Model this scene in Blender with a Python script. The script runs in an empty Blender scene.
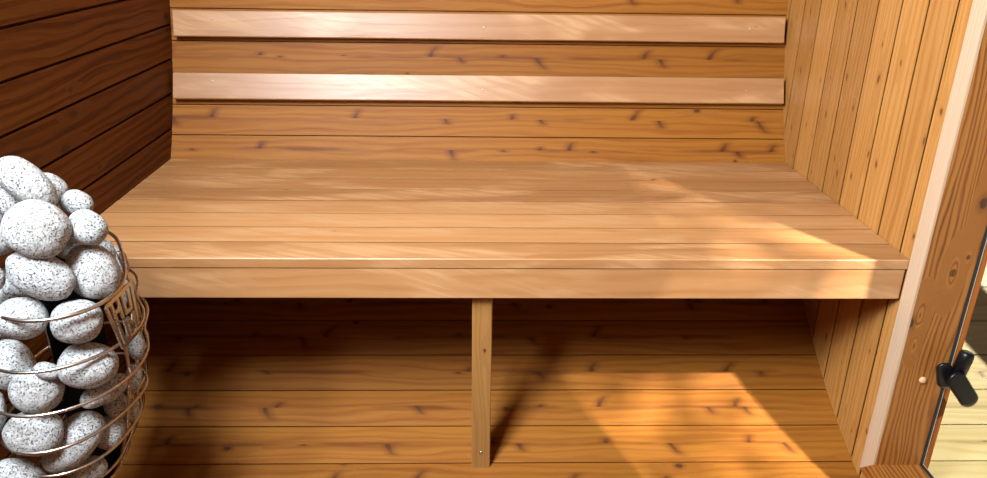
import bpy, bmesh, math, random
from mathutils import Vector, Matrix, noise

random.seed(7)
C = bpy.context.scene.collection
K = 1.25                      # metres per survey unit
Z0 = 1.45                     # eye height above ground
PI = math.pi
# surveyed dimensions of the barrel sauna (survey units, eye at the origin)
YF, YB, XL, XR = 1.278, 1.8989, -.7640, .8128
YC, ZC, RR = .92345, .01458, 1.13683
ZB = -.57                     # bench top
TH, FT = .0184, .0819

def W(x, y, z):
    return Vector((K * x, K * y, K * z + Z0))

# ------------------------------------------------------------------ materials
class NB:
    def __init__(s, name):
        s.m = bpy.data.materials.new(name); s.m.use_nodes = True
        s.t = s.m.node_tree; s.n = s.t.nodes; s.l = s.t.links
        s.b = s.n['Principled BSDF']
    def node(s, typ, **kw):
        n = s.n.new(typ)
        for k, v in kw.items(): setattr(n, k, v)
        return n
    def put(s, sock, v):
        if hasattr(v, 'is_output'): s.l.new(v, sock)
        else: sock.default_value = v
    def math(s, op, a, b=0.0, c=None, clamp=False):
        n = s.node('ShaderNodeMath', operation=op, use_clamp=clamp)
        s.put(n.inputs[0], a); s.put(n.inputs[1], b)
        if c is not None: s.put(n.inputs[2], c)
        return n.outputs[0]
    def xyz(s, x, y, z=0.0):
        n = s.node('ShaderNodeCombineXYZ')
        s.put(n.inputs[0], x); s.put(n.inputs[1], y); s.put(n.inputs[2], z)
        return n.outputs[0]
    def noise(s, vec, scale=1.0, detail=3.0, rough=.55, dist=0.0, dim='3D'):
        n = s.node('ShaderNodeTexNoise', noise_dimensions=dim)
        s.put(n.inputs['Vector'], vec); n.inputs['Scale'].default_value = scale
        n.inputs['Detail'].default_value = detail; n.inputs['Roughness'].default_value = rough
        n.inputs['Distortion'].default_value = dist
        return n.outputs['Fac']
    def ramp(s, fac, stops):
        n = s.node('ShaderNodeValToRGB'); e = n.color_ramp.elements
        while len(e) < len(stops): e.new(.5)
        for i, (p, c) in enumerate(stops):
            e[i].position = p; e[i].color = (c, c, c, 1) if isinstance(c, (int, float)) else (*c, 1)
        s.put(n.inputs[0], fac)
        return n.outputs[0]
    def mix(s, fac, a, b, mode='MIX'):
        n = s.node('ShaderNodeMix', data_type='RGBA', blend_type=mode)
        s.put(n.inputs[0], fac)
        for sock, v in ((n.inputs[6], a), (n.inputs[7], b)):
            s.put(sock, (*v, 1) if isinstance(v, tuple) and len(v) == 3 else v)
        return n.outputs[2]
    def smooth(s, v, lo, hi):
        n = s.node('ShaderNodeMapRange', interpolation_type='SMOOTHSTEP')
        s.put(n.inputs[0], v); s.put(n.inputs[1], lo); s.put(n.inputs[2], hi)
        return n.outputs[0]

def wood(name, light, mid, dark, freq=55., knots=1., spikes=0., tone=.28, rough=.42, contrast=1., pitch=.11,
         kdark=(.05, .018, .006), kcell=(.42, .085), kr=.0065, spec=.45, bump=.25, streak=.5, sheen=0., placed=()):
    s = NB(name)
    uv = s.node('ShaderNodeUVMap', uv_map='grain').outputs[0]
    lo = s.node('ShaderNodeUVMap', uv_map='board').outputs[0]
    sx = s.node('ShaderNodeSeparateXYZ'); s.put(sx.inputs[0], uv); u, v = sx.outputs[0], sx.outputs[1]
    sl = s.node('ShaderNodeSeparateXYZ'); s.put(sl.inputs[0], lo); lv = sl.outputs[1]
    rnd = s.node('ShaderNodeNewGeometry').outputs['Random Per Island']
    # slow wander of the grain
    w1 = s.noise(s.xyz(s.math('MULTIPLY', u, 1.6), s.math('MULTIPLY', v, 9.)), 1., 2.)
    w2 = s.noise(s.xyz(s.math('MULTIPLY', u, 9.), s.math('MULTIPLY', v, 45.)), 1., 2.)
    vw = s.math('ADD', v, s.math('MULTIPLY', s.math('SUBTRACT', w1, .5), .085))
    vw = s.math('ADD', vw, s.math('MULTIPLY', s.math('SUBTRACT', w2, .5), .008))
    # knots: one candidate per cell, kept by a random draw
    ku, kv = kcell
    vo = s.node('ShaderNodeTexVoronoi', voronoi_dimensions='2D', feature='F1')
    s.put(vo.inputs['Vector'], s.xyz(s.math('DIVIDE', u, ku), s.math('DIVIDE', v, kv)))
    vo.inputs['Scale'].default_value = 1.0; vo.inputs['Randomness'].default_value = 1.0
    sp = s.node('ShaderNodeSeparateXYZ'); s.put(sp.inputs[0], vo.outputs['Position'])
    sc = s.node('ShaderNodeSeparateColor'); s.put(sc.inputs[0], vo.outputs['Color'])
    dx = s.math('SUBTRACT', u, s.math('MULTIPLY', sp.outputs[0], ku))
    dy = s.math('SUBTRACT', v, s.math('MULTIPLY', sp.outputs[1], kv))
    dxe = s.math('MULTIPLY', dx, .62)
    d = s.math('SQRT', s.math('ADD', s.math('MULTIPLY', dxe, dxe), s.math('MULTIPLY', dy, dy)))
    dn = s.math('ADD', d, s.math('MULTIPLY', s.math('SUBTRACT', s.noise(s.xyz(s.math('MULTIPLY', u, 90.), s.math('MULTIPLY', v, 90.)), 1., 2.), .5), .006))
    keep = s.math('LESS_THAN', sc.outputs[0], min(knots, 1.) * .75)
    rad = s.math('MULTIPLY_ADD', sc.outputs[1], kr, kr * .35)
    kd = s.math('DIVIDE', dn, rad)
    core = s.math('MULTIPLY', s.smooth(kd, 1.15, .75), keep)
    halo = s.math('MULTIPLY', s.smooth(kd, 2.6, .6), keep)
    # stretched flow of grain around each knot
    dxl = s.math('MULTIPLY', dx, .22)
    dl = s.math('SQRT', s.math('ADD', s.math('MULTIPLY', dxl, dxl), s.math('MULTIPLY', dy, dy)))
    swirl = s.math('MULTIPLY', s.smooth(s.math('DIVIDE', dl, rad), 3.2, .4), keep)
    gm = s.node('ShaderNodeMix', data_type='FLOAT')
    s.put(gm.inputs[0], swirl); s.put(gm.inputs[2], vw); s.put(gm.inputs[3], s.math('MULTIPLY', s.math('ADD', dl, s.math('MULTIPLY', w2, .003)), 2.2))
    g = gm.outputs[0]
    pcore = None
    for ku0, kv0, kr0, sw in placed:            # knots at given places on a board
        a_ = s.math('SUBTRACT', sl.outputs[0], ku0); b_ = s.math('SUBTRACT', lv, kv0)
        aa = s.math('MULTIPLY', a_, .30)
        de = s.math('SQRT', s.math('ADD', s.math('MULTIPLY', aa, aa), s.math('MULTIPLY', b_, b_)))
        g2 = s.node('ShaderNodeMix', data_type='FLOAT')
        s.put(g2.inputs[0], s.smooth(de, sw, sw * .35)); s.put(g2.inputs[2], g); s.put(g2.inputs[3], s.math('MULTIPLY', s.math('ADD', de, s.math('MULTIPLY', w2, .006)), 1.6))
        g = g2.outputs[0]
        if kr0 > 0:
            ab = s.math('MULTIPLY', a_, .8)
            dd = s.math('SQRT', s.math('ADD', s.math('MULTIPLY', ab, ab), s.math('MULTIPLY', b_, b_)))
            pc = s.smooth(dd, kr0 * 1.2, kr0 * .7)
            pcore = pc if pcore is None else s.math('MAXIMUM', pcore, pc)
    wob = s.noise(s.xyz(s.math('MULTIPLY', u, .9), s.math('MULTIPLY', g, 30.)), 1., 3.)
    ph = s.math('ADD', s.math('MULTIPLY', g, freq * 2 * PI), s.math('MULTIPLY', wob, 9.))
    ring = s.math('MULTIPLY_ADD', s.math('SINE', ph), .5, .5)
    ring = s.math('POWER', ring, 1.7)
    fine = s.noise(s.xyz(s.math('MULTIPLY', u, 5.), s.math('MULTIPLY', g, 240.)), 1., 4., .65)
    band = s.noise(s.xyz(s.math('MULTIPLY', u, .8), s.math('MULTIPLY', g, 26.)), 1., 3., .6)
    val = s.math('ADD', s.math('MULTIPLY', ring, .42 * streak * 2), s.math('MULTIPLY', s.math('SUBTRACT', fine, .5), .75))
    val = s.math('ADD', val, s.math('MULTIPLY', s.math('SUBTRACT', band, .42), .9))
    val = s.math('ADD', s.math('MULTIPLY', s.math('SUBTRACT', val, .3), contrast), .3)
    col = s.ramp(val, [(0., light), (.45, mid), (1., dark)])
    # tone of each board
    tn = s.math('MULTIPLY_ADD', rnd, tone, 1. - tone * .5)
    col = s.mix(1., col, s.xyz(tn, s.math('POWER', tn, 1.15), s.math('POWER', tn, 1.3)), 'MULTIPLY')
    col = s.mix(s.math('MULTIPLY', halo, .55), col, dark)
    col = s.mix(s.math('MULTIPLY', core, .85), col, kdark)
    if pcore is not None: col = s.mix(s.math('MULTIPLY', pcore, .75), col, kdark)
    if sheen > 0:                              # window gloss on the planed boards, painted as pale wavy patches
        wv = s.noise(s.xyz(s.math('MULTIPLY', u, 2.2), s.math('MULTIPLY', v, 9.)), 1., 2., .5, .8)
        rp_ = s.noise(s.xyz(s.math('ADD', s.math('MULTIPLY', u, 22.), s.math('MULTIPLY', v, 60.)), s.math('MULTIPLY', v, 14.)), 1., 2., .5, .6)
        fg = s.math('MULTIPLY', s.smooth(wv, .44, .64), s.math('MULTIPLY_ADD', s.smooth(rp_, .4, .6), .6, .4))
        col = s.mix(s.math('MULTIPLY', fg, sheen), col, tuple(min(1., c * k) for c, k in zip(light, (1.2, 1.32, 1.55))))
    if spikes > 0:
        # feathered branch marks leaving the pith line of a board
        vy = s.math('ABSOLUTE', s.math('SUBTRACT', lv, pitch * .5))
        cell = .33
        uu = s.math('DIVIDE', s.math('ADD', u, s.math('MULTIPLY', s.math('SUBTRACT', w1, .5), .05)), cell)
        v1 = s.node('ShaderNodeTexVoronoi', voronoi_dimensions='1D', feature='F1')
        side = s.math('MULTIPLY_ADD', s.math('GREATER_THAN', lv, pitch * .5), 37.3, 0.)
        s.put(v1.inputs['W'], s.math('ADD', side, s.math('SUBTRACT', uu, s.math('MULTIPLY', s.math('POWER', vy, 1.4), 7.))))
        v1.inputs['Scale'].default_value = 1.; v1.inputs['Randomness'].default_value = 1.
        c1 = s.node('ShaderNodeSeparateColor'); s.put(c1.inputs[0], v1.outputs['Color'])
        dist = s.math('MULTIPLY', v1.outputs['Distance'], cell)
        dist = s.math('ADD', dist, s.math('MULTIPLY', s.math('SUBTRACT', s.noise(s.xyz(s.math('MULTIPLY', u, 40.), s.math('MULTIPLY', v, 60.)), 1., 2.), .5), .012))
        ln = s.math('MULTIPLY_ADD', c1.outputs[2], .045, .006)
        on = s.math('MULTIPLY', s.smooth(vy, ln, s.math('MULTIPLY', ln, .6)), s.math('LESS_THAN', c1.outputs[0], spikes))
        sharp = s.math('MULTIPLY', s.math('MULTIPLY', s.smooth(dist, .010, .001), on), s.smooth(vy, ln, 0.))
        soft = s.math('MULTIPLY', s.smooth(dist, .03, .0), on)
        pith = s.math('MULTIPLY', s.smooth(vy, .012, .0), s.smooth(s.noise(s.xyz(s.math('MULTIPLY', u, 3.), s.math('MULTIPLY', v, 20.)), 1., 2.), .42, .62))
        col = s.mix(s.math('MULTIPLY', soft, .55), col, dark)
        col = s.mix(s.math('MULTIPLY', pith, .75), col, dark)
        col = s.mix(s.math('MULTIPLY', sharp, .8), col, kdark)
    s.put(s.b.inputs['Base Color'], col)
    s.b.inputs['Specular IOR Level'].default_value = spec
    rg = s.math('MULTIPLY_ADD', fine, .25, rough - .12)
    s.put(s.b.inputs['Roughness'], rg)
    if bump:
        bp = s.node('ShaderNodeBump'); bp.inputs['Strength'].default_value = bump; bp.inputs['Distance'].default_value = .002
        s.put(bp.inputs['Height'], s.math('ADD', s.math('MULTIPLY', fine, .7), s.math('MULTIPLY', ring, .5)))
        s.put(s.b.inputs['Normal'], bp.outputs[0])
    return s.m

def plain(name, col, rough=.5, metal=0., spec=.5, vary=.12, scale=30.):
    s = NB(name)
    tc = s.node('ShaderNodeTexCoord').outputs['Object']
    n = s.noise(tc, scale, 3.)
    a = tuple(c * (1 - vary) for c in col); b = tuple(min(1, c * (1 + vary)) for c in col)
    s.put(s.b.inputs['Base Color'], s.mix(n, a, b))
    s.put(s.b.inputs['Roughness'], s.math('MULTIPLY_ADD', n, .15, rough - .07))
    s.b.inputs['Metallic'].default_value = metal; s.b.inputs['Specular IOR Level'].default_value = spec
    return s.m

def granite(name):
    s = NB(name)
    tc = s.node('ShaderNodeTexCoord').outputs['Object']
    rnd = s.node('ShaderNodeObjectInfo').outputs['Random']
    vec = s.node('ShaderNodeVectorMath', operation='ADD')
    s.put(vec.inputs[0], tc); s.put(vec.inputs[1], s.xyz(s.math('MULTIPLY', rnd, 9.), rnd, rnd))
    p = vec.outputs[0]
    n1 = s.noise(p, 310., 2., .5)
    n2 = s.noise(p, 450., 2., .6)
    n3 = s.noise(p, 150., 2., .5)
    big = s.noise(p, 14., 2.)
    base = s.mix(s.smooth(n3, .35, .65), (.50, .53, .54), (.33, .34, .34))
    base = s.mix(s.math('MULTIPLY', s.smooth(n2, .53, .62), .7), base, (.20, .19, .185))
    base = s.mix(s.math('MULTIPLY', s.smooth(n1, .555, .61), .85), base, (.03, .027, .027))
    base = s.mix(s.math('MULTIPLY', s.smooth(big, .45, .75), .35), base, (.24, .20, .165))
    s.put(s.b.inputs['Base Color'], base)
    s.b.inputs['Roughness'].default_value = .75; s.b.inputs['Specular IOR Level'].default_value = .25
    bp = s.node('ShaderNodeBump'); bp.inputs['Strength'].default_value = .5; bp.inputs['Distance'].default_value = .002
    s.put(bp.inputs['Height'], s.math('ADD', n1, n3)); s.put(s.b.inputs['Normal'], bp.outputs[0])
    return s.m

M = {}
M['wall'] = wood('thermo_pine_staves', (0.249, 0.093, 0.011), (0.200, 0.064, 0.007), (0.098, 0.023, 0.003), freq=42, knots=.30, spikes=.8, pitch=.111, contrast=1.05, rough=.55, spec=.18, streak=.4)
M['end'] = wood('thermo_pine_end_boards', (0.402, 0.190, 0.052), (0.343, 0.146, 0.032), (0.205, 0.065, 0.012), freq=46, knots=.95, contrast=1.0, kr=.0045, kcell=(.26, .07), tone=.3, kdark=(.13, .045, .012))
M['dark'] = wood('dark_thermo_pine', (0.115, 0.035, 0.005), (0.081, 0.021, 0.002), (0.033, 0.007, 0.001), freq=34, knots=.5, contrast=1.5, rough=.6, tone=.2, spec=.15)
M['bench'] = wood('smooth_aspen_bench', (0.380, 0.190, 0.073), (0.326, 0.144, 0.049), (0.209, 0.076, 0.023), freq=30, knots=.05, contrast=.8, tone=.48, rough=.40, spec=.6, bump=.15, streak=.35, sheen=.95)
M['jamb'] = wood('strong_grained_jamb_pine', (0.350, 0.139, 0.027), (0.275, 0.092, 0.014), (0.099, 0.023, 0.003), freq=85, knots=.8, contrast=1.0, kr=.009, kcell=(.40, .09), streak=.8, rough=.5, placed=((.533, .069, .0085, .034), (.572, .094, .005, .014), (.425, .018, 0., .03), (.345, .022, 0., .02)))
M['pale'] = wood('pale_planed_edge', (0.509, 0.370, 0.250), (0.474, 0.320, 0.201), (0.367, 0.214, 0.106), freq=60, knots=.25, contrast=.5, tone=.0, rough=.55)
M['porch'] = wood('pale_fresh_pine', (0.197, 0.167, 0.084), (0.177, 0.143, 0.060), (0.127, 0.089, 0.030), freq=46, knots=.35, spikes=.5, contrast=.8, tone=.15)
M['leg'] = wood('leg_pine', (0.320, 0.159, 0.046), (0.266, 0.122, 0.033), (0.167, 0.065, 0.015), freq=60, knots=.15, contrast=.7, tone=.1)
M['steel'] = plain('brushed_steel_wire', (.62, .56, .48), .28, 1., vary=.08)
M['screw'] = plain('screw_head_steel', (.45, .43, .40), .4, 1.)
M['black'] = plain('black_plastic', (.004, .004, .0045), .34, spec=.3, vary=.3)
M['seal'] = plain('black_rubber_seal', (.008, .008, .008), .6, vary=.2)
M['alu'] = plain('pale_glass_edge', (.30, .29, .22), .4)
M['iron'] = plain('dark_heater_core', (.004, .0035, .003), .9, spec=.05, vary=.3)
M['plug'] = plain('wooden_plug', (.62, .34, .17), .5)
M['stone'] = granite('speckled_granite')
M['ground'] = plain('gravel_ground', (.35, .33, .28), .9, vary=.4, scale=6)
M['leaf'] = plain('leaf_green', (.12, .22, .05), .6, vary=.4)

# ------------------------------------------------------------------ mesh helpers
class MB:
    """collects prisms (boards) with grain coordinates and builds one mesh"""
    def __init__(s):
        s.bm = bmesh.new(); s.g = s.bm.loops.layers.uv.new('grain'); s.o = s.bm.loops.layers.uv.new('board')
    def prism(s, A, Bv, mats=None, n=1, closed=True):
        """A, Bv: matching rings of points at the two ends of a board"""
        m = len(A); per = [0.]
        for i in range(m): per.append(per[-1] + (A[(i + 1) % m] - A[i]).length)
        ou, ov = random.random() * 60, random.random() * 60
        L = (Bv[0] - A[0]).length
        rows = [[s.bm.verts.new(A[i].lerp(Bv[i], k / n)) for i in range(m)] for k in range(n + 1)]
        for k in range(n):
            for i in range(m):
                j = (i + 1) % m
                f = s.bm.faces.new((rows[k][i], rows[k][j], rows[k + 1][j], rows[k + 1][i]))
                if mats: f.material_index = mats[i]
                uvs = ((k / n * L, per[i]), (k / n * L, per[i + 1]), ((k + 1) / n * L, per[i + 1]), ((k + 1) / n * L, per[i]))
                for lp, (a, b) in zip(f.loops, uvs):
                    lp[s.g].uv = (a + ou, b + ov); lp[s.o].uv = (a, b)
        for row, rev in ((rows[0], True), (rows[-1], False)):
            vs = list(reversed(row)) if rev else row
            f = s.bm.faces.new(vs)
            e1 = (A[1] - A[0]).normalized(); nn = (Bv[0] - A[0]).normalized(); e2 = nn.cross(e1)
            for lp in f.loops:
                q = lp.vert.co - A[0]
                lp[s.g].uv = (q.dot(e2) * .3 + ou + 5, q.dot(e1) + ov); lp[s.o].uv = (0, -9)
        return s
    def board(s, c0, c1, up, w, t, r=.003, n=1):
        """straight board from c0 to c1, width w along `up`, thickness t, eased edges; first profile edge is the face on +side"""
        ax = (c1 - c0).normalized(); up = (up - ax * up.dot(ax)).normalized(); sd = ax.cross(up)
        h, d = w / 2, t / 2
        prof = [(-h + r, d), (h - r, d), (h, d - r), (h, -d + r), (h - r, -d), (-h + r, -d), (-h, -d + r), (-h, d - r)]
        P = lambda c: [c + up * a + sd * b for a, b in prof]
        return s.prism(P(c0), P(c1), n=n)
    def tube(s, pts, r, seg=10, closed=False):
        n = len(pts); rings = []
        ref = Vector((0, 0, 1))
        for i, p in enumerate(pts):
            a = pts[(i - 1) % n] if (closed or i) else pts[0]; b = pts[(i + 1) % n] if (closed or i < n - 1) else pts[-1]
            t = (b - a).normalized()
            if i == 0:
                e = t.orthogonal().normalized() if abs(t.dot(ref)) > .9 else (ref - t * ref.dot(t)).normalized()
            else: e = (e - t * e.dot(t)).normalized()
            f = t.cross(e)
            rings.append([s.bm.verts.new(p + r * (math.cos(2 * PI * k / seg) * e + math.sin(2 * PI * k / seg) * f)) for k in range(seg)])
        for i in range(n if closed else n - 1):
            A, B_ = rings[i], rings[(i + 1) % n]
            for k in range(seg):
                s.bm.faces.new((A[k], A[(k + 1) % seg], B_[(k + 1) % seg], B_[k])).smooth = True
        if not closed:
            s.bm.faces.new(list(reversed(rings[0]))); s.bm.faces.new(rings[-1])
        return s
    def lathe(s, c, ax, prof, seg=20):
        """prof: (radius, height) along ax from c"""
        ax = ax.normalized(); e = ax.orthogonal().normalized(); f = ax.cross(e); rings = []
        for r, h in prof:
            rings.append([s.bm.verts.new(c + ax * h + max(r, 1e-5) * (math.cos(2 * PI * k / seg) * e + math.sin(2 * PI * k / seg) * f)) for k in range(seg)])
        for A, B_ in zip(rings, rings[1:]):
            for k in range(seg):
                s.bm.faces.new((A[k], A[(k + 1) % seg], B_[(k + 1) % seg], B_[k])).smooth = True
        s.bm.faces.new(list(reversed(rings[0]))); s.bm.faces.new(rings[-1])
        return s
    def build(s, name, mats, parent=None, base=None):
        bmesh.ops.recalc_face_normals(s.bm, faces=s.bm.faces)
        me = bpy.data.meshes.new(name)
        if base is None and parent is not None: base = parent.matrix_world.translation.copy()
        if base is None: base = Vector((0, 0, 0))
        bmesh.ops.translate(s.bm, verts=s.bm.verts, vec=-base)
        s.bm.to_mesh(me); s.bm.free()
        for m in (mats if isinstance(mats, (list, tuple)) else [mats]): me.materials.append(m)
        o = bpy.data.objects.new(name, me); C.objects.link(o)
        if parent is not None:
            o.parent = parent
            o.location = base - WORLD[parent.name]
        else: o.location = base
        WORLD[o.name] = base
        return o

WORLD = {}
def empty(name, loc):
    o = bpy.data.objects.new(name, None); C.objects.link(o); o.location = loc; o.empty_display_size = .05
    WORLD[o.name] = Vector(loc); return o
def tag(o, label=None, cat=None, group=None, kind=None):
    if label: o['label'] = label
    if cat: o['category'] = cat
    if group: o['group'] = group
    if kind: o['kind'] = kind
    return o
def sub(parent, mb, name, mat):            # a part: its mesh sits at the base of its thing
    return mb.build(name, mat, parent, base=WORLD[parent.name].copy())

# ------------------------------------------------------------------ the barrel
def CP(a, r, x): return W(x, YC + r * math.cos(a), ZC + r * math.sin(a))
G = .0011
def staves(mb, angs, x0, x1):
    for a0, a1 in zip(angs, angs[1:]):
        prof = ((a0 + G, RR), (a1 - G, RR), (a1 - G, RR + .009), (a1, RR + .009), (a1, RR + .04), (a0, RR + .04), (a0, RR + .009), (a0 + G, RR + .009))
        mb.prism([CP(a, r, x0) for a, r in prof], [CP(a, r, x1) for a, r in prof])
    return mb
def fill(a, b, step=.078):
    n = max(1, round((b - a) / step)); return [a + (b - a) * i / n for i in range(n + 1)]

X0, X1 = XL - .12, .93
lower = [-1.301, -1.223, -1.145, -1.067, -.989, -.911]
bent = fill(-.911, -.4857, .0709)
upper = [-.4857, -.4169, -.346, -.2751, -.2045, -.134]
back = lower + bent[1:] + upper[1:] + fill(-.134, .7)[1:]
tag(staves(MB(), back, X0, X1).build('wall_back', M['wall'], base=W(0, YC + RR, ZC)), kind='structure')
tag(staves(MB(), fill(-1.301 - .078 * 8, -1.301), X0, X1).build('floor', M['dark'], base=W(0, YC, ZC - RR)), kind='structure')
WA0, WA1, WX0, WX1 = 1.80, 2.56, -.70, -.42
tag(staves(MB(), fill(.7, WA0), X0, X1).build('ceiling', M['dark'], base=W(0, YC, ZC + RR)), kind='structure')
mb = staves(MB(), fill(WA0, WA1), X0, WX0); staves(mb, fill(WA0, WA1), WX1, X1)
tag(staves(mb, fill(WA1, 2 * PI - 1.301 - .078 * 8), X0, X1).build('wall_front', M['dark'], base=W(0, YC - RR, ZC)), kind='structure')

def edge(v, c, r=RR + .012):
    return math.sqrt(max(r * r - (v - c) ** 2, .0))

# right end wall: upright boards, with the door opening cut out of it
DY0, DY1, DZ0, DZ1 = .30, 1.2752, -1.0425, .665
GW = .0030
def upright(mb, y0, y1, zlo=None, zhi=None):
    c = min(.024, (y1 - y0) * .4)             # shadow-gap boards: rebated behind a thin lip
    prof = ((XR, y0 + GW), (XR, y1 - GW), (XR + .015, y1 - GW), (XR + .015, y1), (XR + .09, y1), (XR + .09, y0), (XR + .014, y0), (XR + .014, y0 + c), (XR + .0035, y0 + c), (XR + .0015, y0 + GW))
    A = [W(x, y, (ZC - edge(y, YC)) if zlo is None else zlo) for x, y in prof]
    B = [W(x, y, (ZC + edge(y, YC)) if zhi is None else zhi) for x, y in prof]
    mb.prism(A, B)
mb = MB()
ys = [DY1 + .0005, 1.319, 1.406, 1.4945, 1.5829, 1.6713, 1.7597, 1.848, 1.9365, 2.025, YC + RR]
for a, b in zip(ys, ys[1:]): upright(mb, a, b)
ys = [YC - RR + .02 + i * (DY0 - (YC - RR) - .02) / 6 for i in range(7)]
for a, b in zip(ys, ys[1:]): upright(mb, a, b)
n = 11; ys = [DY0 + (DY1 - DY0) * i / n for i in range(n + 1)]
for a, b in zip(ys, ys[1:]):
    upright(mb, a, b, zhi=DZ0 - .0005); upright(mb, a, b, zlo=DZ1 + .0005)
tag(mb.build('wall_right', M['end'], base=W(XR, YC, ZC - 1)), kind='structure')

# left end wall: level boards
def level(mb, z0, z1, ylo=None, yhi=None):
    prof = ((XL, z0 + GW), (XL, z1 - GW), (XL - .012, z1 - GW), (XL - .012, z1), (XL - .06, z1), (XL - .06, z0), (XL - .012, z0), (XL - .012, z0 + GW))
    A = [W(x, (YC - edge(z, ZC)) if ylo is None else ylo, z) for x, z in prof]
    B = [W(x, (YC + edge(z, ZC)) if yhi is None else yhi, z) for x, z in prof]
    mb.prism(A, B)
WY0, WY1, WZ0, WZ1 = .0, .50, -.173 + .0738 * 5, -.173 + .0738 * 12
mb = MB()
zs = [-.255 - .082 * i for i in range(11)][::-1] + [-.173 + .0738 * i for i in range(10)] + [.565 + .0738 * i for i in range(8)]
zs[0] = ZC - RR
zs = [z for z in zs if z <= ZC + RR]
for a, b in zip(zs, zs[1:]):
    if a >= WZ0 - .001 and b <= WZ1 + .001:
        level(mb, a, b, yhi=WY0); level(mb, a, b, ylo=WY1)
    else: level(mb, a, b)
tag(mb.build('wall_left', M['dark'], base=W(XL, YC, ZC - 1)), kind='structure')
win2 = tag(empty('window_2', W(XL, (WY0 + WY1) / 2, WZ0)), kind='structure')
mb = MB(); d = .02
for (p, q_, up) in (((WY0, WZ0 + d), (WY1, WZ0 + d), (0, 0, 1)), ((WY0, WZ1 - d), (WY1, WZ1 - d), (0, 0, 1)),
                    ((WY0 + d, WZ0 + 2 * d), (WY0 + d, WZ1 - 2 * d), (0, 1, 0)), ((WY1 - d, WZ0 + 2 * d), (WY1 - d, WZ1 - 2 * d), (0, 1, 0))):
    mb.board(W(XL - .03, *p), W(XL - .03, *q_), Vector(up), .05, .07)
sub(win2, mb, 'window_frame', M['dark'])
# roof window above the heater
win = tag(empty('window_1', CP(WA1, RR, (WX0 + WX1) / 2)), kind='structure')
mb = MB(); d = .02
for a in (WA0 + .018, WA1 - .018):
    mb.board(CP(a, RR + .02, WX0), CP(a, RR + .02, WX1), Vector((0, -math.sin(a), math.cos(a))), .05, .06)
for x in (WX0 + d, WX1 - d):
    for i in range(6):
        p, q = WA0 + .036 + (WA1 - WA0 - .072) * i / 6, WA0 + .036 + (WA1 - WA0 - .072) * (i + 1) / 6
        mb.board(CP(p, RR + .02, x), CP(q, RR + .02, x), Vector((1, 0, 0)), .05, .06)
sub(win, mb, 'window_frame', M['dark'])

# ------------------------------------------------------------------ door frame in the right end wall
door = tag(empty('door_1', W(XR, (DY0 + DY1) / 2, DZ0)), kind='structure')
JT = .0402; jx0, jx1 = XR - .004, .905
def ring(pts): return [W(*p) for p in pts]
def jamb(y_out, y_in, name):
    mb = MB()
    ex = jx0 + .004
    # mitred at the sill; faces: inner reveal first
    lo = lambda y: DZ0 if y == y_out else DZ0 + JT
    hi = lambda y: DZ1 if y == y_out else DZ1 - JT
    pr = ((ex, y_in), (jx1, y_in), (jx1, y_out), (ex, y_out))
    mb.prism(ring([(x, y, lo(y)) for x, y in pr]), ring([(x, y, hi(y)) for x, y in pr]))
    j = sub(door, mb, 'jamb', M['jamb'])
    e = MB()
    pr = ((ex, y_out), (ex, y_in), (jx0, y_in), (jx0, y_out)) 
    pr = ((jx0, y_out), (jx0, y_in), (ex, y_in), (ex, y_out))
    e.prism(ring([(x, y, lo(y)) for x, y in pr]), ring([(x, y, hi(y)) for x, y in pr]))
    WORLD[j.name] = WORLD[door.name]
    tag(sub(j, e, 'edge_strip', M['pale']), 'pale planed edge strip')
    return j
j1 = jamb(DY1, DY1 - JT, 'jamb'); j2 = jamb(DY0, DY0 + JT, 'jamb')
def rail(z_out, z_in, name):
    mb = MB()
    a = lambda z: DY0 if z == z_out else DY0 + JT
    b = lambda z: DY1 if z == z_out else DY1 - JT
    pr = ((jx1, z_in), (jx0, z_in), (jx0, z_out), (jx1, z_out))
    mb.prism(ring([(x, a(z), z) for x, z in pr]), ring([(x, b(z), z) for x, z in pr]))
    return sub(door, mb, name, M['jamb'])
rail(DZ0, DZ0 + JT, 'sill'); rail(DZ1, DZ1 - JT, 'lintel')
p = W(1.0804 / K, DY1 - JT, -.9968 / K - .004)
mb = MB(); mb.lathe(p + Vector((0, .004, 0)), Vector((0, -1, 0)), [(.0085, 0), (.0085, .006), (.0075, .009), (.004, .0108), (0, .0112)])
tag(sub(j1, mb, 'screw_plug', M['plug']), 'round wooden plug covering a screw')
def loop_frame(x0, x1, off, w, name, mat, sides='LRBT', label=None):
    """strip round the opening, `off` behind the reveal face, w wide"""
    mb = MB(); y0, y1, z0, z1 = DY0 + JT - off, DY1 - JT + off, DZ0 + JT - off, DZ1 - JT + off
    t = x1 - x0; xm = (x0 + x1) / 2
    if 'R' in sides: mb.board(W(xm, y1 + w / 2, z0 - w), W(xm, y1 + w / 2, z1 + w), Vector((0, 1, 0)), w * K, t * K, .0006)
    if 'L' in sides: mb.board(W(xm, y0 - w / 2, z0 - w), W(xm, y0 - w / 2, z1 + w), Vector((0, 1, 0)), w * K, t * K, .0006)
    if 'B' in sides: mb.board(W(xm, y0, z0 - w / 2), W(xm, y1, z0 - w / 2), Vector((0, 0, 1)), w * K, t * K, .0006)
    if 'T' in sides: mb.board(W(xm, y0, z1 + w / 2), W(xm, y1, z1 + w / 2), Vector((0, 0, 1)), w * K, t * K, .0006)
    return tag(sub(door, mb, name, mat), label)
loop_frame(.905, .9095, -.0035, .03, 'seal', M['seal'], label='black rubber seal')
loop_frame(.9095, .9104, -.0042, .03, 'stop_strip', M['alu'], label='thin pale strip outside the seal')
loop_frame(.9104, .922, -.004, .035, 'casing', M['dark'], 'LRT')

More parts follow.
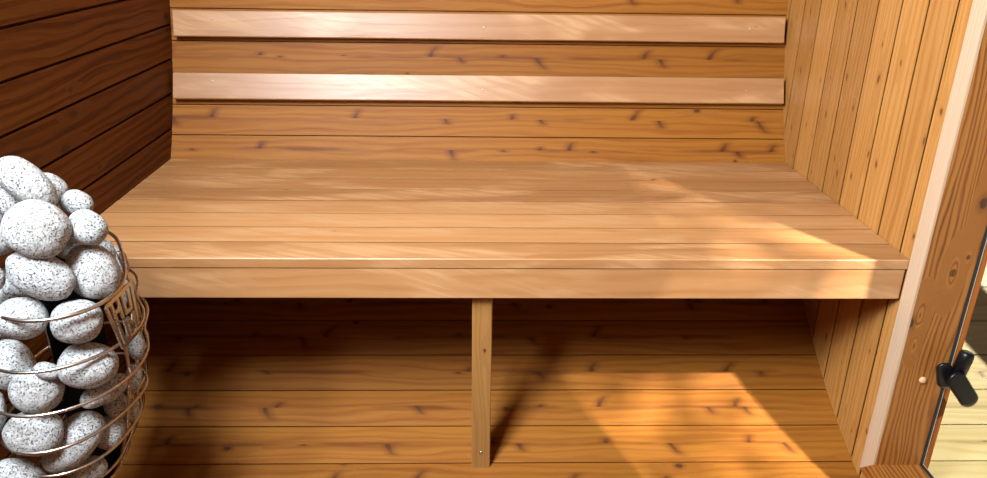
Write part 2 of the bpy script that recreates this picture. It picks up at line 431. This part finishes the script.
# ------------------------------------------------------------------ porch beyond the door
tag(staves(MB(), fill(-1.301 - .078 * 8, -1.301) + lower[1:] + fill(-.911, .2)[1:], X1 + .002, 1.72).build('wall_porch', M['porch'], base=W(1.3, YC + RR, ZC)), kind='structure')
def post(x, y, wx, wy, z1, name):
    mb = MB(); z0 = ZC - edge(y, YC, RR + .005)
    mb.board(W(x, y, z0), W(x, y, z1), Vector((0, 1, 0)), wy * K, wx * K, .004)
    return tag(mb.build(name, M['porch'], base=W(x, y, z0)), kind='structure')
post(1.085, .775 + .058, .07, .115, .9, 'added_post')  # unseen post, added to cast the hard sun edge across the bench
post(1.6, 1.02, .07, .16, .9, 'trim_2')
mb = MB()
g = [mb.bm.verts.new(Vector((x, y, 0))) for x, y in ((-9, -9), (11, -9), (11, 11), (-9, 11))]
mb.bm.faces.new(g)
tag(mb.build('ground', M['ground']), kind='structure')

# ------------------------------------------------------------------ outside: unseen eave and tree, added to block and break up the sun
mb = MB(); mb.board(W(-.95, -.1, 1.24), W(.75, -.1, 1.24), Vector((0, 1, 0)), 1.9 * K, .03, .004)
tag(mb.build('added_eave', M['wall'], base=W(0, -.1, 1.24)), kind='structure')  # eave added to keep direct sun out of the window
r_ = Vector((.341, -.558, .755)).normalized(); p_ = Vector((.853, .522, 0)).normalized(); w_ = r_.cross(p_) * -1
if w_.z < 0: w_ = -w_
ref = W(.744, 1.276, -.57) + r_ * 7  # leaf clumps are laid out along the sun rays to fade the patch
tc = ref + p_ * -.6 + w_ * .6
tree = tag(empty('added_shade_tree', Vector((tc.x, tc.y, 0))), 'unseen leafy tree added outside the sauna to fade the sun patch from the doorway', 'tree')
mb = MB(); mb.lathe(Vector((tc.x, tc.y, 0)), Vector((0, 0, 1)), [(.13, 0), (.1, .5), (.07, 2.8), (.03, tc.z)], 12); sub(tree, mb, 'trunk', M['dark'])
rng = random.Random(3)
for ca, cb, ra, rb, rc, cnt in ((-.98, .1, 1.0, 1.7, .9, 4600), (-.25, 1.25, 1.1, 1.12, .9, 3800)):
    mb = MB()
    for i in range(cnt):
        while True:
            q = Vector((rng.uniform(-1, 1), rng.uniform(-1, 1), rng.uniform(-1, 1)))
            if q.length < 1: break
        p = ref + p_ * (ca + q.x * ra) + w_ * (cb + q.y * rb) + r_ * (q.z * rc)
        a = Vector((rng.gauss(0, 1), rng.gauss(0, 1), rng.gauss(0, .6))).normalized(); b = a.orthogonal().normalized(); n = a.cross(b)
        b = (b + n * rng.uniform(-1, 1)).normalized(); L = rng.uniform(.035, .06)
        vv = [mb.bm.verts.new(p + a * (L * u) + b * (L * v)) for u, v in ((-1, 0), (-.3, -.42), (.4, -.34), (1, 0), (.4, .34), (-.3, .42))]
        mb.bm.faces.new(vv)
    sub(tree, mb, 'foliage', M['leaf'])

# ------------------------------------------------------------------ bench
bench = tag(empty('sauna_bench', W(.02, YF, -1.05)), 'long smooth plank bench spanning the sauna between both end walls, on one middle leg', 'bench')
mb = MB(); nb = 8; pit = (YB - YF) / nb
for i in range(nb):
    y0, y1 = YF + i * pit, YF + (i + 1) * pit
    gap = .0019
    if i == nb - 1: y1 -= .004
    t = TH
    e = .0008; y0 += gap if i else 0; y1 -= gap if i < nb - 1 else 0; q = e if i else .0016
    prof = ((y0 + q, ZB), (y1 - e, ZB), (y1, ZB - e), (y1, ZB - t), (y0, ZB - t), (y0, ZB - q))
    if i: prof = ((y0, ZB), (y1 - e, ZB), (y1, ZB - e), (y1, ZB - t + .0035), (y1 - .004, ZB - t + .0035), (y1 - .004, ZB - t), (y0 - 2 * gap, ZB - t), (y0 - 2 * gap, ZB - t + .003), (y0 + .02, ZB - t + .003), (y0 + .02, ZB - .006), (y0, ZB - .0012))
    mb.prism([W(XL + .001, y, z) for y, z in prof], [W(XR - .002, y, z) for y, z in prof])
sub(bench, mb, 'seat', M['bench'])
mb = MB()
zb0, zb1 = ZB - FT, ZB - TH - .0022
prof = ((zb0 + .002, 0), (zb1, 0), (zb1, .02), (zb0, .02), (zb0, .002))
mb.prism([W(XL + .001, YF + .0015 + y, z) for z, y in prof], [W(XR - .006, YF + .0015 + y, z) for z, y in prof])
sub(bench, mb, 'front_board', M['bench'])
mb = MB()
for y in (1.46, 1.70):
    mb.board(W(XL + .001, y, ZB - TH - .018), W(XR - .002, y, ZB - TH - .018), Vector((0, 0, 1)), .034 * K, .022 * K, .003)
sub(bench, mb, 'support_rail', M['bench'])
mb = MB()
zl = ZC - edge(1.306, YC, RR + .002)
mb.board(W(.0205, 1.3135, zl), W(.0205, 1.3135, ZB - TH - .0025), Vector((1, 0, 0)), .0385 * K, .027 * K, .002)
leg = sub(bench, mb, 'leg', M['leg']); WORLD[leg.name] = WORLD[bench.name]
def screw(mb, p, nrm, r=.0036):
    nrm = nrm.normalized()
    mb.lathe(p - nrm * .002, nrm, [(r, 0), (r, .0028), (r * .75, .0036), (r * .3, .0036), (r * .25, .0024), (0, .0022)], 12)
    return mb
sub(leg, screw(MB(), Vector((.0261, W(0, 1.30, 0).y, -1.2736 + Z0)), Vector((0, -1, 0)), .0046), 'screw', M['screw'])

# ------------------------------------------------------------------ backrest boards
def batten(a0, a1, xa, xb, screws, label):
    rf, rb = RR - .0265, RR - .0095
    e = .0025
    am = (a0 + a1) / 2
    base = CP(am, rb, (xa + xb) / 2)
    mb = MB()
    # flat board tangent to the barrel at its middle
    h = (rf * (a1 - a0)) / 2; nrm = Vector((0, -math.cos(am), -math.sin(am))); up = Vector((0, -math.sin(am), math.cos(am)))
    cen = CP(am, (rf + rb) / 2, 0)
    t = (rb - rf) * K; hh = h * K
    prof = [(-hh + e, t / 2), (hh - e, t / 2), (hh, t / 2 - e), (hh, -t / 2), (-hh, -t / 2), (-hh, t / 2 - e)]
    ring_ = lambda x: [Vector((K * x, cen.y, cen.z)) + up * u + nrm * v for u, v in prof]
    mb.prism(ring_(xa), ring_(xb))
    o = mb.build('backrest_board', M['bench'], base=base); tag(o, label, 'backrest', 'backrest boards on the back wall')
    for sx, sa in screws:
        p = Vector((sx, cen.y, cen.z)) + nrm * (t / 2) + up * ((sa - am) * rf * K)
        sub(o, screw(MB(), p, nrm), 'screw', M['screw'])
    for sx, sa in screws:                         # packing blocks between board and staves
        mb = MB()
        c = Vector((sx, cen.y, cen.z)) - nrm * (t / 2 + .0052 * K)
        mb.board(c - up * (hh * .8), c + up * (hh * .8), Vector((1, 0, 0)), .05, .0100 * K, .002)
        sub(o, mb, 'spacer', M['leg'])
batten(-.2686, -.211, -.9365 / K, .9985 / K, ((-.8168, -.2294), (.0362, -.2411), (.8845, -.2375)), 'upper smooth wooden backrest board on the back wall, at the top of the photo')
batten(-.4083, -.3487, -.942 / K, 1.003 / K, ((-.8191, -.3686), (.034, -.381), (.8816, -.3776)), 'lower smooth wooden backrest board on the back wall, the one nearer the bench')

# ------------------------------------------------------------------ door latch
latch = tag(empty('door_latch', W(.931, 1.215, -.80)), 'black plastic door latch with a rounded lever on the outer edge of the door frame', 'latch')
def capsule(mb, a, b, ra, rb, nrm, t, seg=12):
    """flat tapered lever from a to b, half widths ra, rb, thickness t along nrm"""
    ax = (b - a).normalized(); sd = nrm.cross(ax).normalized(); out = []
    for k in range(seg + 1):
        th = PI / 2 + PI * k / seg; out.append(a + ax * (math.cos(th) * ra) + sd * (math.sin(th) * ra))
    for k in range(seg + 1):
        th = -PI / 2 + PI * k / seg; out.append(b + ax * (math.cos(th) * rb) + sd * (math.sin(th) * rb))
    c = sum(out, Vector()) / len(out)
    lay = [(.86, -t / 2), (1., -t / 2 + t * .18), (1., t / 2 - t * .18), (.86, t / 2)]
    rows = [[mb.bm.verts.new(c + (p - c) * s_ + nrm * h) for p in out] for s_, h in lay]
    for A, B in zip(rows, rows[1:]):
        for i in range(len(out)): mb.bm.faces.new((A[i], A[(i + 1) % len(out)], B[(i + 1) % len(out)], B[i])).smooth = True
    mb.bm.faces.new(list(reversed(rows[0]))); mb.bm.faces.new(rows[-1])
    return mb
V = lambda x, y, z: Vector((x, y, z + Z0))
nrm = Vector((-.35, -.8, .48)).normalized()
mb = MB(); capsule(mb, V(1.101, 1.512, -.950), V(1.117, 1.512, -.985), .016, .021, nrm, .026); sub(latch, mb, 'base', M['black'])
mb = MB(); mb.lathe(V(1.130, 1.502, -.966), V(1.142, 1.505, -.905) - V(1.130, 1.502, -.966), [(.0165, 0), (.0165, .056), (.0155, .062), (.0135, .0645), (0, .0645)], 20); sub(latch, mb, 'pivot', M['black'])
mb = MB(); capsule(mb, V(1.121, 1.488, -.966), V(1.164, 1.488, -1.020), .021, .0205, nrm, .024); sub(latch, mb, 'lever', M['black'])

# ------------------------------------------------------------------ heater
HC = Vector((-.76, 1.30, 0))
RINGS = [
(-0.6, 0.1561, -0.0318, -0.0423, -0.0018, 0.0072) ,
(-0.69, 0.1702, -0.0327, -0.0333, 0.0051, -0.0004) ,
(-0.762, 0.1761, -0.0433, -0.0307, 0.0071, 0.0013) ,
(-0.838, 0.1601, -0.0497, -0.0307, 0.0159, 0.0006) ,
(-0.905, 0.1409, -0.0486, -0.0249, 0.013, 0.0027) ,
(-0.965, 0.1152, -0.0483, -0.0159, 0.0098, 0.0043) ,
]
def rr(co, t): return co[0] + co[1] * math.cos(2 * t) + co[2] * math.sin(2 * t) + co[3] * math.cos(4 * t) + co[4] * math.sin(4 * t)
def rp(ringrow, t, off=0.):
    r = rr(ringrow[1:], t) + off
    return Vector((HC.x + r * math.cos(t), HC.y + r * math.sin(t), ringrow[0] + Z0))
heater = tag(empty('sauna_heater', Vector((HC.x, HC.y, Z0 - 1.035))), 'drop-shaped wire basket sauna heater full of round stones on the dark left wall', 'heater')
low = (-1.005,) + tuple(c * .80 for c in RINGS[-1][1:]); low2 = (-1.03,) + tuple(c * .55 for c in RINGS[-1][1:])
for i, rw in enumerate(RINGS + [low]):
    mb = MB(); mb.tube([rp(rw, 2 * PI * k / 96) for k in range(96)], .0036 if i == 0 else .0029, 10, True)
    sub(heater, mb, 'wire_ring', M['steel'])
for t in (-.60, .75, 2.35, 3.9):
    mb = MB(); pts = [rp(rw, t, -.0065) for rw in RINGS[1 if t == -.60 else 0:]] + [rp(low, t, -.004), rp(low2, t)]
    fine = []
    for a, b in zip(pts, pts[1:]): fine += [a.lerp(b, k / 4) for k in range(4)]
    fine.append(pts[-1]); mb.tube(fine, .0033, 8); sub(heater, mb, 'rod', M['steel'])
mb = MB(); mb.lathe(Vector((HC.x - .03, HC.y + .07, Z0 - 1.03)), Vector((0, 0, 1)), [(.05, 0), (.05, .01), (.05, .41), (.04, .42), (0, .42)], 24)
sub(heater, mb, 'heating_core', M['iron'])
mb = MB(); t0 = [rp(low2, 2 * PI * k / 48) for k in range(48)]
mb.prism(t0, [p + Vector((0, 0, .012)) for p in t0]); sub(heater, mb, 'base_plate', M['iron'])
for z in (-.72, -.93):
    mb = MB(); mb.board(Vector((-.9555, HC.y + .0, Z0 + z)), Vector((HC.x - .05, HC.y + .04, Z0 + z)), Vector((0, 0, 1)), .03, .006, .001)
    sub(heater, mb, 'wall_bracket', M['iron'])
# badge with cut-out letters
mb = MB()
b0, b1 = Vector((-.613, 1.161, -.609 + Z0)), Vector((-.6115, 1.2555, -.609 + Z0)); c0, c1 = Vector((-.6035, 1.173, -.6935 + Z0)), Vector((-.602, 1.2415, -.6935 + Z0))
def bpnt(u, v): return b0.lerp(b1, u).lerp(c0.lerp(c1, u), v)
bn = (b1 - b0).cross(c0 - b0).normalized()
if bn.x < 0: bn = -bn
def stroke(u0, v0, u1, v1, w):
    a, b = bpnt(u0, v0), bpnt(u1, v1); ax = (b - a).normalized(); up = ax.cross(bn)
    mb.board(a, b, up, w, .0035, .0004)
for q in ((0, 0, 1, 0), (1, 0, 1, 1), (1, 1, 0, 1), (0, 1, 0, 0)): stroke(*q, .0075)
LW = .0072
stroke(.17, .0, .17, .5, LW); stroke(.42, .0, .42, .5, LW); stroke(.17, .26, .42, .26, LW)                       # H
stroke(.60, .0, .60, .46, LW); stroke(.83, .0, .83, .46, LW); stroke(.57, .46, .86, .46, LW)                      # U
stroke(.17, .53, .17, .93, LW); stroke(.42, .53, .42, .93, LW); stroke(.14, .93, .45, .93, LW)                    # U
stroke(.58, .55, .58, 1., LW); stroke(.86, .55, .86, 1., LW); stroke(.58, .57, .72, .78, LW); stroke(.72, .78, .86, .57, LW)   # M
tag(sub(heater, mb, 'badge', M['steel']), 'four-sided metal badge with cut-out letters HU over UM')

# ------------------------------------------------------------------ stones
STONES = [
((-0.7228, 1.2036, -0.4045), 0.0522, 0.0296, 0.0271, (-0.631, -0.122, 0.766), (-0.597, -0.554, -0.58), 'large egg-shaped speckled stone crowning the heap, its narrow tip pointing at the bench'),
((-0.7592, 1.1984, -0.4304), 0.0299, 0.0204, 0.0159, (-0.441, 0.043, 0.897), (-0.737, -0.587, -0.334), 'partly hidden stone tucked under the lower left side of the crowning stone'),
((-0.7804, 1.1984, -0.453), 0.0194, 0.0177, 0.0139, (0.048, -0.326, -0.944), (0.853, 0.506, -0.131), 'brownish stone cut by the photo edge, left of the big round stone'),
((-0.676, 1.256, -0.4576), 0.0249, 0.0217, 0.02, (-0.808, -0.238, 0.54), (-0.38, -0.49, -0.784), 'small rounded stone on the heap, just below the tip of the crowning stone'),
((-0.6983, 1.1639, -0.4688), 0.0489, 0.0455, 0.0335, (-0.806, -0.272, 0.525), (-0.337, -0.519, -0.786), 'big round speckled stone facing front, directly under the crowning stone'),
((-0.6423, 1.2103, -0.4836), 0.0317, 0.028, 0.0256, (-0.7, -0.089, 0.708), (-0.56, -0.546, -0.623), 'fist-sized stone at the right shoulder of the heap, under the small rounded one'),
((-0.7802, 1.1542, -0.5533), 0.0209, 0.0163, 0.0159, (0.064, -0.396, -0.916), (0.851, 0.5, -0.157), 'stone cut by the photo edge, left of the tilted oval stone'),
((-0.7048, 1.1567, -0.548), 0.0542, 0.0356, 0.0325, (-0.777, -0.188, 0.601), (-0.405, -0.581, -0.706), 'oval speckled stone tilted down to the right, under the big round stone'),
((-0.6502, 1.2143, -0.5665), 0.0481, 0.0413, 0.0367, (-0.368, 0.224, 0.902), (-0.821, -0.534, -0.202), 'large pale round stone resting against the top wire on the right, above the badge'),
((-0.7046, 1.4185, -0.6418), 0.0313, 0.0161, 0.0193, (0.278, -0.278, -0.919), (0.868, 0.484, 0.116), 'brownish stone squeezed behind the top wire beside the large pale round one'),
((-0.6946, 1.4125, -0.7033), 0.0298, 0.0163, 0.019, (0.295, -0.306, -0.905), (0.866, 0.485, 0.119), 'small stone sliver between the badge and the outer wire'),
((-0.7383, 1.1349, -0.6149), 0.0379, 0.0345, 0.0311, (-0.861, -0.374, 0.343), (-0.107, -0.527, -0.843), 'grey stone crossed by the top wire at the front, left of its neighbour'),
((-0.6612, 1.1539, -0.6309), 0.0397, 0.0363, 0.0326, (-0.89, -0.433, 0.141), (0.075, -0.445, -0.892), 'grey stone crossed by the top wire, left of the badge'),
((-0.7943, 1.1591, -0.7197), 0.0426, 0.0372, 0.0308, (0.367, -0.296, -0.882), (0.782, 0.611, 0.121), 'stone crossed by the second wire at the left edge of the photo'),
((-0.7147, 1.1286, -0.7125), 0.0209, 0.0143, 0.0144, (-0.84, -0.218, 0.497), (-0.268, -0.63, -0.729), 'little shadowed stone peeping over the second wire between two bigger ones'),
((-0.6621, 1.1595, -0.7201), 0.0473, 0.0388, 0.0368, (-0.898, -0.405, 0.173), (0.06, -0.502, -0.863), 'stone with a white flank crossed by the second wire, below the badge side'),
((-0.6345, 1.28, -0.7467), 0.0334, 0.0168, 0.0204, (0.203, -0.416, -0.886), (0.897, 0.443, -0.003), 'brown stone behind the lower right corner of the badge'),
((-0.7393, 1.128, -0.7519), 0.0413, 0.0385, 0.0305, (-0.865, -0.486, 0.121), (0.148, -0.479, -0.865), 'blocky white-bellied stone sitting on the third wire'),
((-0.6544, 1.181, -0.7874), 0.0426, 0.0211, 0.0258, (-0.749, -0.601, -0.278), (0.513, -0.261, -0.818), 'dark brown shaded stone crossed by the third wire on the right'),
((-0.6419, 1.2615, -0.8144), 0.0288, 0.0156, 0.0182, (-0.115, -0.579, -0.807), (0.912, 0.26, -0.317), 'thin stone edge showing right of the rod under the badge'),
((-0.8126, 1.1165, -0.7862), 0.0362, 0.0184, 0.0222, (0.136, -0.502, -0.854), (0.848, 0.504, -0.161), 'shaded stone cut by the photo edge at the third wire'),
((-0.7521, 1.1125, -0.8268), 0.0445, 0.0396, 0.034, (-0.871, -0.301, 0.387), (-0.115, -0.641, -0.758), 'half white half brown stone sitting between the third and fourth wires'),
((-0.717, 1.1567, -0.8795), 0.0602, 0.0383, 0.0377, (-0.51, -0.698, -0.502), (0.737, -0.055, -0.673), 'long brown stone slanting behind the fourth wire'),
((-0.6637, 1.2278, -0.8497), 0.0258, 0.0214, 0.0202, (0.509, -0.287, -0.812), (0.759, 0.594, 0.266), 'dark stone in front of the rod between the third and fourth wires'),
((-0.6782, 1.2116, -0.8987), 0.0324, 0.0262, 0.0251, (-0.135, -0.638, -0.758), (0.902, 0.238, -0.36), 'olive shaded stone behind the fourth wire near the right side'),
((-0.6629, 1.2718, -0.8941), 0.0235, 0.0126, 0.0148, (-0.177, -0.626, -0.759), (0.903, 0.204, -0.379), 'narrow stone at the right side between the fourth and fifth wires'),
((-0.7902, 1.0992, -0.9096), 0.0434, 0.0301, 0.0311, (-0.843, -0.189, 0.504), (-0.235, -0.714, -0.659), 'grey stone cut by the bottom edge of the photo, under the fourth wire'),
((-0.71, 1.1692, -0.9545), 0.0332, 0.0255, 0.0251, (-0.815, -0.572, -0.094), (0.393, -0.426, -0.815), 'lowest brown stone on the fifth wire at the bottom edge of the photo'),
]

def stone(c, s, ax1, ax2, seed, rough=1.):
    bm = bmesh.new(); bmesh.ops.create_icosphere(bm, subdivisions=4, radius=1)
    a, b = Vector(ax1).normalized(), Vector(ax2).normalized(); b = (b - a * b.dot(a)).normalized(); n = a.cross(b)
    sh = Vector((seed * 3.1, seed * 1.7, seed * .9))
    for v in bm.verts:
        p = v.co.copy()
        k = 1 + .085 * rough * noise.noise(p * .9 + sh) + .035 * rough * noise.noise(p * 2.1 + sh)
        # slightly squarer than an ellipsoid, like a tumbled pebble
        m = (abs(p.x) ** 2.5 + abs(p.y) ** 2.5 + abs(p.z) ** 2.5) ** (-1 / 2.5)
        p = p * (k * 1.01 * (.65 + .35 * m))
        v.co = a * (p.x * s[0]) + b * (p.y * s[1]) + n * (p.z * s[2])
    for f in bm.faces: f.smooth = True
    bmesh.ops.recalc_face_normals(bm, faces=bm.faces)
    me = bpy.data.meshes.new('sauna_stone'); bm.to_mesh(me); bm.free(); me.materials.append(M['stone'])
    o = bpy.data.objects.new('sauna_stone', me); C.objects.link(o); o.location = Vector(c) + Vector((0, 0, Z0))
    return o
for i, (c, s1, s2, s3, a1, a2, lab) in enumerate(STONES):
    tag(stone(c, (s1, s2, s3), a1, a2, i + 1), lab, 'stone', 'stones in the wire heater basket')
for i, (x, y, z, r) in enumerate(((-.735, 1.262, -.44, .034), (-.795, 1.205, -.50, .033), (-.735, 1.335, -.565, .034), (-.765, 1.275, -.515, .03),
                                  (-.80, 1.33, -.50, .04), (-.745, 1.40, -.62, .036), (-.80, 1.43, -.61, .036), (-.81, 1.37, -.645, .034), (-.80, 1.225, -.60, .034), (-.825, 1.24, -.675, .034))):
    tag(stone((x, y, z), (r * 1.15, r, r * .9), (1, .3 * (i % 3), .2), (0, 1, .3), 50 + i), 'speckled stone at the back of the heap, hidden behind the front stones', 'stone', 'stones at the back of the heater')

# ------------------------------------------------------------------ light
def look(o, d):
    o.rotation_euler = Vector(d).to_track_quat('-Z', 'Y').to_euler()
sun = bpy.data.lights.new('sun', 'SUN'); sun.energy = 14.; sun.angle = math.radians(.8); sun.color = (1., .93, .80)
so = bpy.data.objects.new('sun', sun); C.objects.link(so); so.location = (4, -4, 6); look(so, (-.341, .558, -.755))
ar = bpy.data.lights.new('window_daylight', 'AREA'); ar.shape = 'RECTANGLE'
ar.size = (WX1 - WX0 - .09) * K; ar.size_y = (WA1 - WA0 - .08) * RR * K
ar.energy = 120; ar.color = (.86, .94, 1.)
ao = bpy.data.objects.new('window_daylight', ar); C.objects.link(ao); wa = (WA0 + WA1) / 2
ao.location = CP(wa, RR + .01, (WX0 + WX1) / 2); look(ao, (0, -math.cos(wa), -math.sin(wa)))
ar2 = bpy.data.lights.new('side_window_daylight', 'AREA'); ar2.shape = 'RECTANGLE'
ar2.size = (WY1 - WY0 - .08) * K; ar2.size_y = (WZ1 - WZ0 - .08) * K; ar2.energy = 140; ar2.color = (.86, .94, 1.)
ao2 = bpy.data.objects.new('side_window_daylight', ar2); C.objects.link(ao2)
ao2.location = W(XL - .012, (WY0 + WY1) / 2, (WZ0 + WZ1) / 2); ao2.rotation_euler = (PI / 2, 0, -PI / 2)
w = bpy.data.worlds.new('sky'); bpy.context.scene.world = w; w.use_nodes = True
nt = w.node_tree; bg = nt.nodes['Background']
sk = nt.nodes.new('ShaderNodeTexSky'); sk.sky_type = 'NISHITA'; sk.sun_disc = False; sk.sun_elevation = math.radians(49); sk.sun_rotation = math.radians(148)
nt.links.new(sk.outputs[0], bg.inputs[0]); bg.inputs[1].default_value = .045

# ------------------------------------------------------------------ camera
cam = bpy.data.cameras.new('camera'); cam.sensor_width = 36; cam.lens = 768.235 / 987 * 36; cam.clip_start = .02
co = bpy.data.objects.new('camera', cam); C.objects.link(co)
F_ = Vector((0.028323144, 0.923192264, -0.383293416)); R_ = Vector((0.99959166, -0.02470691, 0.01435545)); U_ = Vector((-0.00378285, 0.38354349, 0.92351507))
m = Matrix((R_, U_, -F_)).transposed().to_4x4(); m.translation = Vector((0, 0, Z0)); co.matrix_world = m
bpy.context.scene.camera = co
vs = bpy.context.scene.view_settings
vs.view_transform = 'Standard'; vs.look = 'None'; vs.gamma = 1; vs.exposure = 0; vs.use_curve_mapping = False
